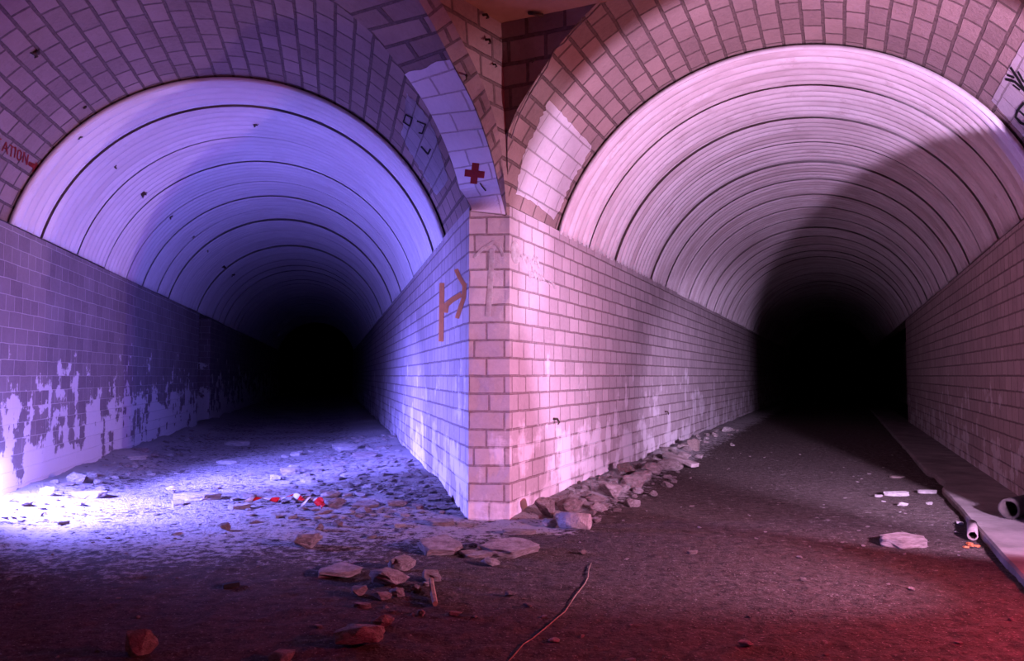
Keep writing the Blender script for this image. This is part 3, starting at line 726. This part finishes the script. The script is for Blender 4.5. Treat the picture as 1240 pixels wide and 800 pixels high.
# rubble heaps: every lump a thing of its own
LUMPS = [hull_rock(200 + i, ('rock', 'slab', 'rock', 'rock')[i % 4]) for i in range(10)]
def lump_set(mt):
    out = []
    for me in LUMPS:
        c = me.copy(); c.materials.clear(); c.materials.append(mt); c.name = 'rubble'; out.append(c)
    return out
LM = {'r': lump_set(R_), 'p': lump_set(PL), 'd': lump_set(DK)}
placed = []
def scatter(n_, fn, size, label, group, mix='rrp', name='rubble_lump', seed=0, flat=.6, cat='rubble'):
    rnd = random.Random(seed); c = 0; tries = 0
    while c < n_ and tries < n_ * 60:
        tries += 1
        x, y = fn(rnd); w_ = size(rnd)
        if any((x - a) ** 2 + (y - b_) ** 2 < (.44 * (w_ + c_)) ** 2 for a, b_, c_ in placed): continue
        placed.append((x, y, w_)); k = rnd.randrange(10)
        o = bpy.data.objects.new(name, LM[rnd.choice(mix)][k]); C.objects.link(o)
        hgt = w_ * (rnd.uniform(.14, .28) if k % 4 == 1 else flat * rnd.uniform(.6, 1.1))
        o.scale = (w_, w_ * rnd.uniform(.6, 1.0), hgt); o.rotation_euler = (rnd.uniform(-.15, .15), rnd.uniform(-.15, .15), rnd.uniform(0, 6.28))
        o.location = (x, y, ground(x, y) - hgt * .12); tag(o, label, cat, group); c += 1
for o in list(C.objects):
    if o.name.split('.')[0] in ('concrete_slab', 'broken_block', 'plaster_slab'): placed.append((o.location.x, o.location.y, o.scale.x * 1.05))
def along(t, nfn, s0, s1, bias=1.0):
    def f(r):
        s = s0 + (s1 - s0) * r.random() ** bias; n_ = nfn(r, s); p = P(t, n_, s, 0); return p.x, p.y
    return f
for (sa, sb, nn_, w1, sd) in ((6.75, 8.6, 105, 'nearest the pier edge', 1), (8.6, 10.8, 95, 'in the middle stretch', 11), (10.8, 15, 55, 'deepest in the tunnel', 12)):
    scatter(nn_, along(TL, lambda r, s: TL.nr - .10 - abs(r.gauss(0, .75)), sa, sb, 1.0), lambda r: min(.34, .05 + abs(r.gauss(0, .09))), 'loose lump at the right side of the left tunnel, ' + w1, 'rubble on the right side of the left tunnel, ' + w1, 'rrp', seed=sd, flat=.38)
for (sa, sb, nn_, w1, sd) in ((7.0, 9.0, 30, 'in the brightest stretch', 2), (9.0, 12.5, 42, 'in the middle stretch', 21), (12.5, 17.5, 34, 'deep in the tunnel', 22)):
    scatter(nn_, along(TL, lambda r, s: TL.nl + .20 + abs(r.gauss(0, .26)), sa, sb, 1.0), lambda r: min(.30, .05 + abs(r.gauss(0, .08))), 'loose white lump at the foot of the left wall, ' + w1, 'plaster lumps along the left wall, ' + w1, 'ppr', 'plaster_lump', seed=sd, flat=.5, cat='plaster lump')
for (sa, sb, nn_, w1, sd) in ((6.15, 8.0, 65, 'at the pier end', 3), (8.0, 11.0, 65, 'in the middle stretch', 31), (11.0, 17.5, 50, 'at the dark far end', 32)):
    scatter(nn_, along(TR, lambda r, s: TR.nl + .12 + abs(r.gauss(0, .24)), sa, sb, 1.0), lambda r: min(.30, .05 + abs(r.gauss(0, .10))), 'loose concrete lump at the foot of the pink-lit wall, ' + w1, 'lumps along the pink-lit wall, ' + w1, 'rrp', 'concrete_lump', seed=sd, flat=.65, cat='concrete lump')
scatter(60, along(TL, lambda r, s: r.uniform(TL.nl + .5, TL.nr - .3), 6.0, 16, 1.3), lambda r: r.uniform(.03, .13), 'small chip strewn on the floor of the left tunnel', 'chips on the left tunnel floor', 'rpp', 'stone_chip', 4, .3, 'chip')
scatter(60, along(TR, lambda r, s: r.uniform(TR.nl + .7, .85), 6.0, 14, 1.6), lambda r: r.uniform(.02, .06), 'small chip strewn on the floor of the right tunnel', 'chips on the right tunnel floor', 'rrpd', 'stone_chip', 5, .35, 'chip')
scatter(110, lambda r: (lambda yy: (r.uniform(-.66, .60) * yy, yy))(r.uniform(3.1, 6.2)), lambda r: min(.07, .015 + abs(r.gauss(0, .015))), 'small chip strewn on the dark foreground floor', 'chips on the foreground floor', 'rrdd', 'stone_chip', 6, .5, 'chip')

# ------------------------------------------------------------------ pipes, peg, plank, tape, wire
def tube_bm(bm, pts, r, seg=10, cap=True):
    rings = []
    for i, p in enumerate(pts):
        d = (pts[min(i + 1, len(pts) - 1)] - pts[max(i - 1, 0)]).normalized(); u = d.cross(Vector((0, 0, 1)))
        if u.length < .1: u = d.cross(Vector((1, 0, 0)))
        u.normalize(); v = d.cross(u); rr = r[i] if isinstance(r, (list, tuple)) else r
        rings.append([bm.verts.new(p + (u * math.cos(2 * PI * k / seg) + v * math.sin(2 * PI * k / seg)) * rr) for k in range(seg)])
    for a, b_ in zip(rings, rings[1:]):
        for k in range(seg): bm.faces.new((a[k], a[(k + 1) % seg], b_[(k + 1) % seg], b_[k]))
    if cap: bm.faces.new(rings[0][::-1]); bm.faces.new(rings[-1])
    return rings
def hollow_pipe(name, a, b_, ro, ri, m, seg=28):
    bm = bmesh.new(); d = (b_ - a).normalized(); u = d.cross(Vector((0, 0, 1))).normalized(); v = u.cross(d); R4 = []
    for c_, r in ((a, ri), (a, ro), (a + (b_ - a) * .5, ro * 1.0), (b_, ro), (b_, ri), (a + (b_ - a) * .5, ri)):
        R4.append([bm.verts.new(c_ + (u * math.cos(2 * PI * k / seg) + v * math.sin(2 * PI * k / seg)) * r * (1 + .03 * noise.noise(Vector((k * .7, r * 9, c_.y))))) for k in range(seg)])
    for i in range(6):
        p, q_ = R4[i], R4[(i + 1) % 6]
        for k in range(seg): bm.faces.new((p[k], q_[k], q_[(k + 1) % seg], p[(k + 1) % seg]))
    bmesh.ops.recalc_face_normals(bm, faces=bm.faces); return mesh_bm(bm, name, m, None, True)
p = hit(1221, 629, GROUND)[0]; zt = ground(p.x, p.y)
ax = Vector((.80, .60, 0)).normalized(); a = Vector((p.x, p.y, zt + .082)) + ax * .02
tag(hollow_pipe('rusty_pipe', a, a + ax * .42, .082, .062, M['old_pipe']), 'dark broken pipe with an open end lying on the kerb at the right border', 'pipe')
# round stub in the heap
p = hit(703, 643, GROUND)[0]; zt = ground(p.x, p.y)
bm = bmesh.new(); d = Vector((-.93, .35, .0)).normalized(); c_ = Vector((p.x + .04, p.y + .07, zt + .062))
tube_bm(bm, [c_ + Vector((.04, -.02, 0)), c_ + Vector((.035, -.018, 0)) , c_ + d * .10, c_ + d * .2], [.052, .062, .064, .058], 20)
tag(mesh_bm(bm, 'round_stub', R_, None, True), 'cylindrical stub of concrete lying in the heap by the pier edge', 'rubble')
# clay stub by the kerb with orange crumbs
p = hit(1178, 655, GROUND)[0]; q = p + Vector((p.x, p.y, 0)).normalized() * .50
f0 = lambda v, r: Vector((v.x, v.y, ground(v.x, v.y) + r))
a = f0(p, .040) + Vector((.0, .0, 0)); b_ = f0(q, .040)
tag(hollow_pipe('clay_stub', a, b_, .036, .026, M['clay_pipe'], 20), 'short pale clay tube lying beside the kerb on the red floor', 'pipe')
for i, (x, y) in enumerate(((1170, 664), (1177, 662), (1183, 663), (1174, 660))):
    o = stone('clay_crumb', x, y, 8, 4, M['clay'], 'orange clay crumb at the near end of the short clay tube', 'crumb', 'rock', 300 + i, group='orange crumbs by the clay tube')
# wooden peg
a = hit(527, 735, GROUND)[0]; b_ = hit(522, 712, GROUND)[0]; bm = bmesh.new()
tube_bm(bm, [a + Vector((0, 0, .018)), a.lerp(b_, .5) + Vector((0, 0, .02)), b_ + Vector((0, 0, .05))], [.014, .016, .013], 6)
tag(mesh_bm(bm, 'wooden_peg', M['wood']), 'short wooden peg lying below the pale plaster lump', 'stick')
# plank in the pink heap
def bar(name, a, b_, w_, t_, m, label, cat):
    bm = bmesh.new(); bmesh.ops.create_cube(bm, size=1); L = (b_ - a).length
    for v in bm.verts: v.co = Vector((v.co.x * L, v.co.y * w_, v.co.z * t_))
    bmesh.ops.subdivide_edges(bm, edges=bm.edges[:], cuts=3, use_grid_fill=True)
    for v in bm.verts: v.co += noise.noise_vector(v.co * 9) * t_ * .25
    bmesh.ops.bevel(bm, geom=[e for e in bm.edges if e.calc_face_angle(0) > .8], offset=t_ * .1, segments=1, affect='EDGES')
    o = mesh_bm(bm, name, m); o.location = (a + b_) / 2; o.rotation_euler = (b_ - a).to_track_quat('X', 'Z').to_euler(); return tag(o, label, cat)
a = hit(806, 560, GROUND)[0]; b_ = hit(842, 568, GROUND)[0]
bar('concrete_plank', a + Vector((0, 0, .12)), b_ + Vector((0, 0, .05)), .13, .045, R_, 'narrow plank-like piece sloping out of the heap by the pink wall', 'plank')
a = hit(270, 712, GROUND)[0]; b_ = hit(290, 709, GROUND)[0]
bar('dark_bar', a + Vector((0, 0, .012)), b_ + Vector((0, 0, .014)), .05, .025, M['black'], 'small dark strip lying in the gloom left of the rounded slab', 'strip')
# barrier tape
def ribbon(name, pts, w_, label, stripes=7):
    P3 = [hit(x, y, GROUND)[0] + Vector((0, 0, z)) for x, y, z in pts]; dens = []
    for i in range(len(P3) - 1):
        for k in range(6): dens.append(P3[i].lerp(P3[i + 1], k / 6))
    dens.append(P3[-1]); root = None; n_ = len(dens); step = max(2, n_ // stripes)
    root = bpy.data.objects.new(name, None); C.objects.link(root); root.location = dens[0]
    for si, i0 in enumerate(range(0, n_ - 1, step)):
        seg = dens[i0:i0 + step + 1]; bm = bmesh.new(); rows = []
        for j, p in enumerate(seg):
            u = Vector((.25, 1, .0)).normalized() * w_ * .5; tw = .35 * math.sin((i0 + j) * .7); up = Vector((0, 0, w_ * .5 * (.35 + tw)))
            base = Vector((0, 0, .012 + w_ * .2))
            rows.append([bm.verts.new(p + base - u - up - dens[0]), bm.verts.new(p + base + Vector((0, 0, .006)) - dens[0]), bm.verts.new(p + base + u + up - dens[0])])
        for r1, r2 in zip(rows, rows[1:]):
            for j in range(2): bm.faces.new((r1[j], r2[j], r2[j + 1], r1[j + 1]))
        bmesh.ops.solidify(bm, geom=bm.faces[:], thickness=.001)
        o = mesh_bm(bm, 'red_stripe' if si % 2 else 'white_stripe', M['tape_red'] if si % 2 else M['tape_white'], root, True)
    return tag(root, label, 'tape')
ribbon('barrier_tape', [(296, 609, 0), (318, 607, .01), (338, 608, 0), (356, 605, .03), (368, 610, .01)], .055, 'red and white barrier tape trailing on the floor at the left tunnel mouth', 7)
ribbon('barrier_tape', [(366, 614, 0), (377, 610, .03), (388, 613, .01), (392, 617, 0)], .09, 'crumpled bit of red and white tape beside the first grey stone', 2)
# wire across the floor
wp = [(716, 683), (713, 690), (712, 700), (708, 708), (697, 722), (684, 742), (676, 748), (660, 762), (644, 775), (634, 781), (624, 793), (612, 806)]
bm = bmesh.new(); tube_bm(bm, [hit(x, y, GROUND)[0] + Vector((0, 0, .006)) for x, y in wp], .0028, 6)
tag(mesh_bm(bm, 'floor_wire', M['wood'], None, True), 'thin pale wire curving over the floor to the bottom edge', 'wire')
# cable along the right arch
wp = [(727, 2), (712, 17), (693, 35), (681, 50), (672, 60), (660, 80), (652, 92), (640, 112), (628, 135), (622, 150), (617, 166)]
bm = bmesh.new(); pts = []
for x, y in wp:
    h_ = hit(x, y); pts.append(h_[0] + h_[1] * .02)
tube_bm(bm, pts, .006, 6)
tag(mesh_bm(bm, 'hanging_cable', M['clay_pipe'], None, True), 'thin cable drooping along the edge of the right arch', 'cable')

# ------------------------------------------------------------------ iron bits fixed to walls and vaults
def hook(x, y, label, cat='hook', size=.05, name='iron_hook', m='iron', group=None, tree=LINING):
    h_ = hit(x, y, tree); p, n_ = h_[0], h_[1]; side = n_.cross(Vector((0, 0, 1)))
    if side.length < .1: side = Vector((1, 0, 0))
    side.normalize(); bm = bmesh.new(); s_ = size
    tube_bm(bm, [p - n_ * .02, p + n_ * s_ * .7, p + n_ * s_ + Vector((0, 0, -s_ * .5)), p + n_ * s_ * 1.0 + side * s_ * .5 + Vector((0, 0, -s_ * .8))], [s_ * .22, s_ * .20, s_ * .18, s_ * .10], 8)
    return tag(mesh_bm(bm, name, M[m], None, True), label, cat, group)
hook(670, 507, 'small iron hook sticking out of the pink wall, the nearer one', size=.06)
hook(805, 498, 'small iron hook sticking out of the pink wall, the farther one', size=.06)
hook(585, 18, 'iron hook on the orange-lit wall just under the concrete ceiling')
hook(588, 48, 'second iron hook down on the orange-lit wall over the pier')
hook(597, 78, 'third iron hook down on the orange-lit wall over the pier', size=.035)
hook(565, 91, 'lowest iron hook, on the reveal beside the white ring', size=.04)
hook(648, 72, 'small hook on the dark wall left of the cable', size=.03)
a, b_ = hit(642, 16)[0], hit(660, 19)[0]; bm = bmesh.new(); nn = hit(650, 25)[1]
tube_bm(bm, [a + nn * .02, a.lerp(b_, .4) + nn * .06, b_ + nn * .05], [.014, .012, .016], 8)
tag(mesh_bm(bm, 'iron_bracket', M['iron'], None, True), 'iron rod bracket at the top of the dark wall under the ceiling', 'bracket')
def clump(x, y, size, label, seed, group=None):
    h_ = hit(x, y, LINING); p, n_ = h_[0], h_[1]; bm = bmesh.new(); rnd = random.Random(seed); s_ = size
    side = n_.cross(Vector((0, 0, 1))).normalized(); up = side.cross(n_)
    for k in range(4):
        e_ = (side * rnd.uniform(-1, 1) + up * rnd.uniform(-1.2, 1) + n_ * rnd.uniform(.1, .5)) * s_
        tube_bm(bm, [p - n_ * .015, p + n_ * s_ * .3 + e_ * .5, p + e_], [s_ * .32, s_ * .24, s_ * .06], 7)
    return tag(mesh_bm(bm, 'rusty_stud', M['iron'], None, True), label, 'stud', group)
for i, (x, y, s_, lb) in enumerate([
    (43, 63, .055, 'dark iron stud in the block vault at upper left'), (103, 129, .03, 'dark stud in the block vault right at the edge of the left lining'),
    (97, 166, .03, 'dark stud on the first ring of the left lining'), (139, 202, .04, 'dark stud on the second ring of the left lining, in the lit part'),
    (172, 233, .07, 'largest ragged dark stud on the left lining'), (309, 151, .04, 'dark stud near the crown of the left lining'),
    (206, 263, .04, 'dark stud below the ragged one on the left lining'), (234, 286, .04, 'upper one of the stud pair low on the left lining'),
    (251, 303, .04, 'lower one of the stud pair low on the left lining'), (270, 322, .10, 'ragged bundle deeper in the left lining'),
    (281, 333, .06, 'dark stud just below the ragged bundle deep in the left lining')]):
    clump(x, y, s_, lb, 400 + i)
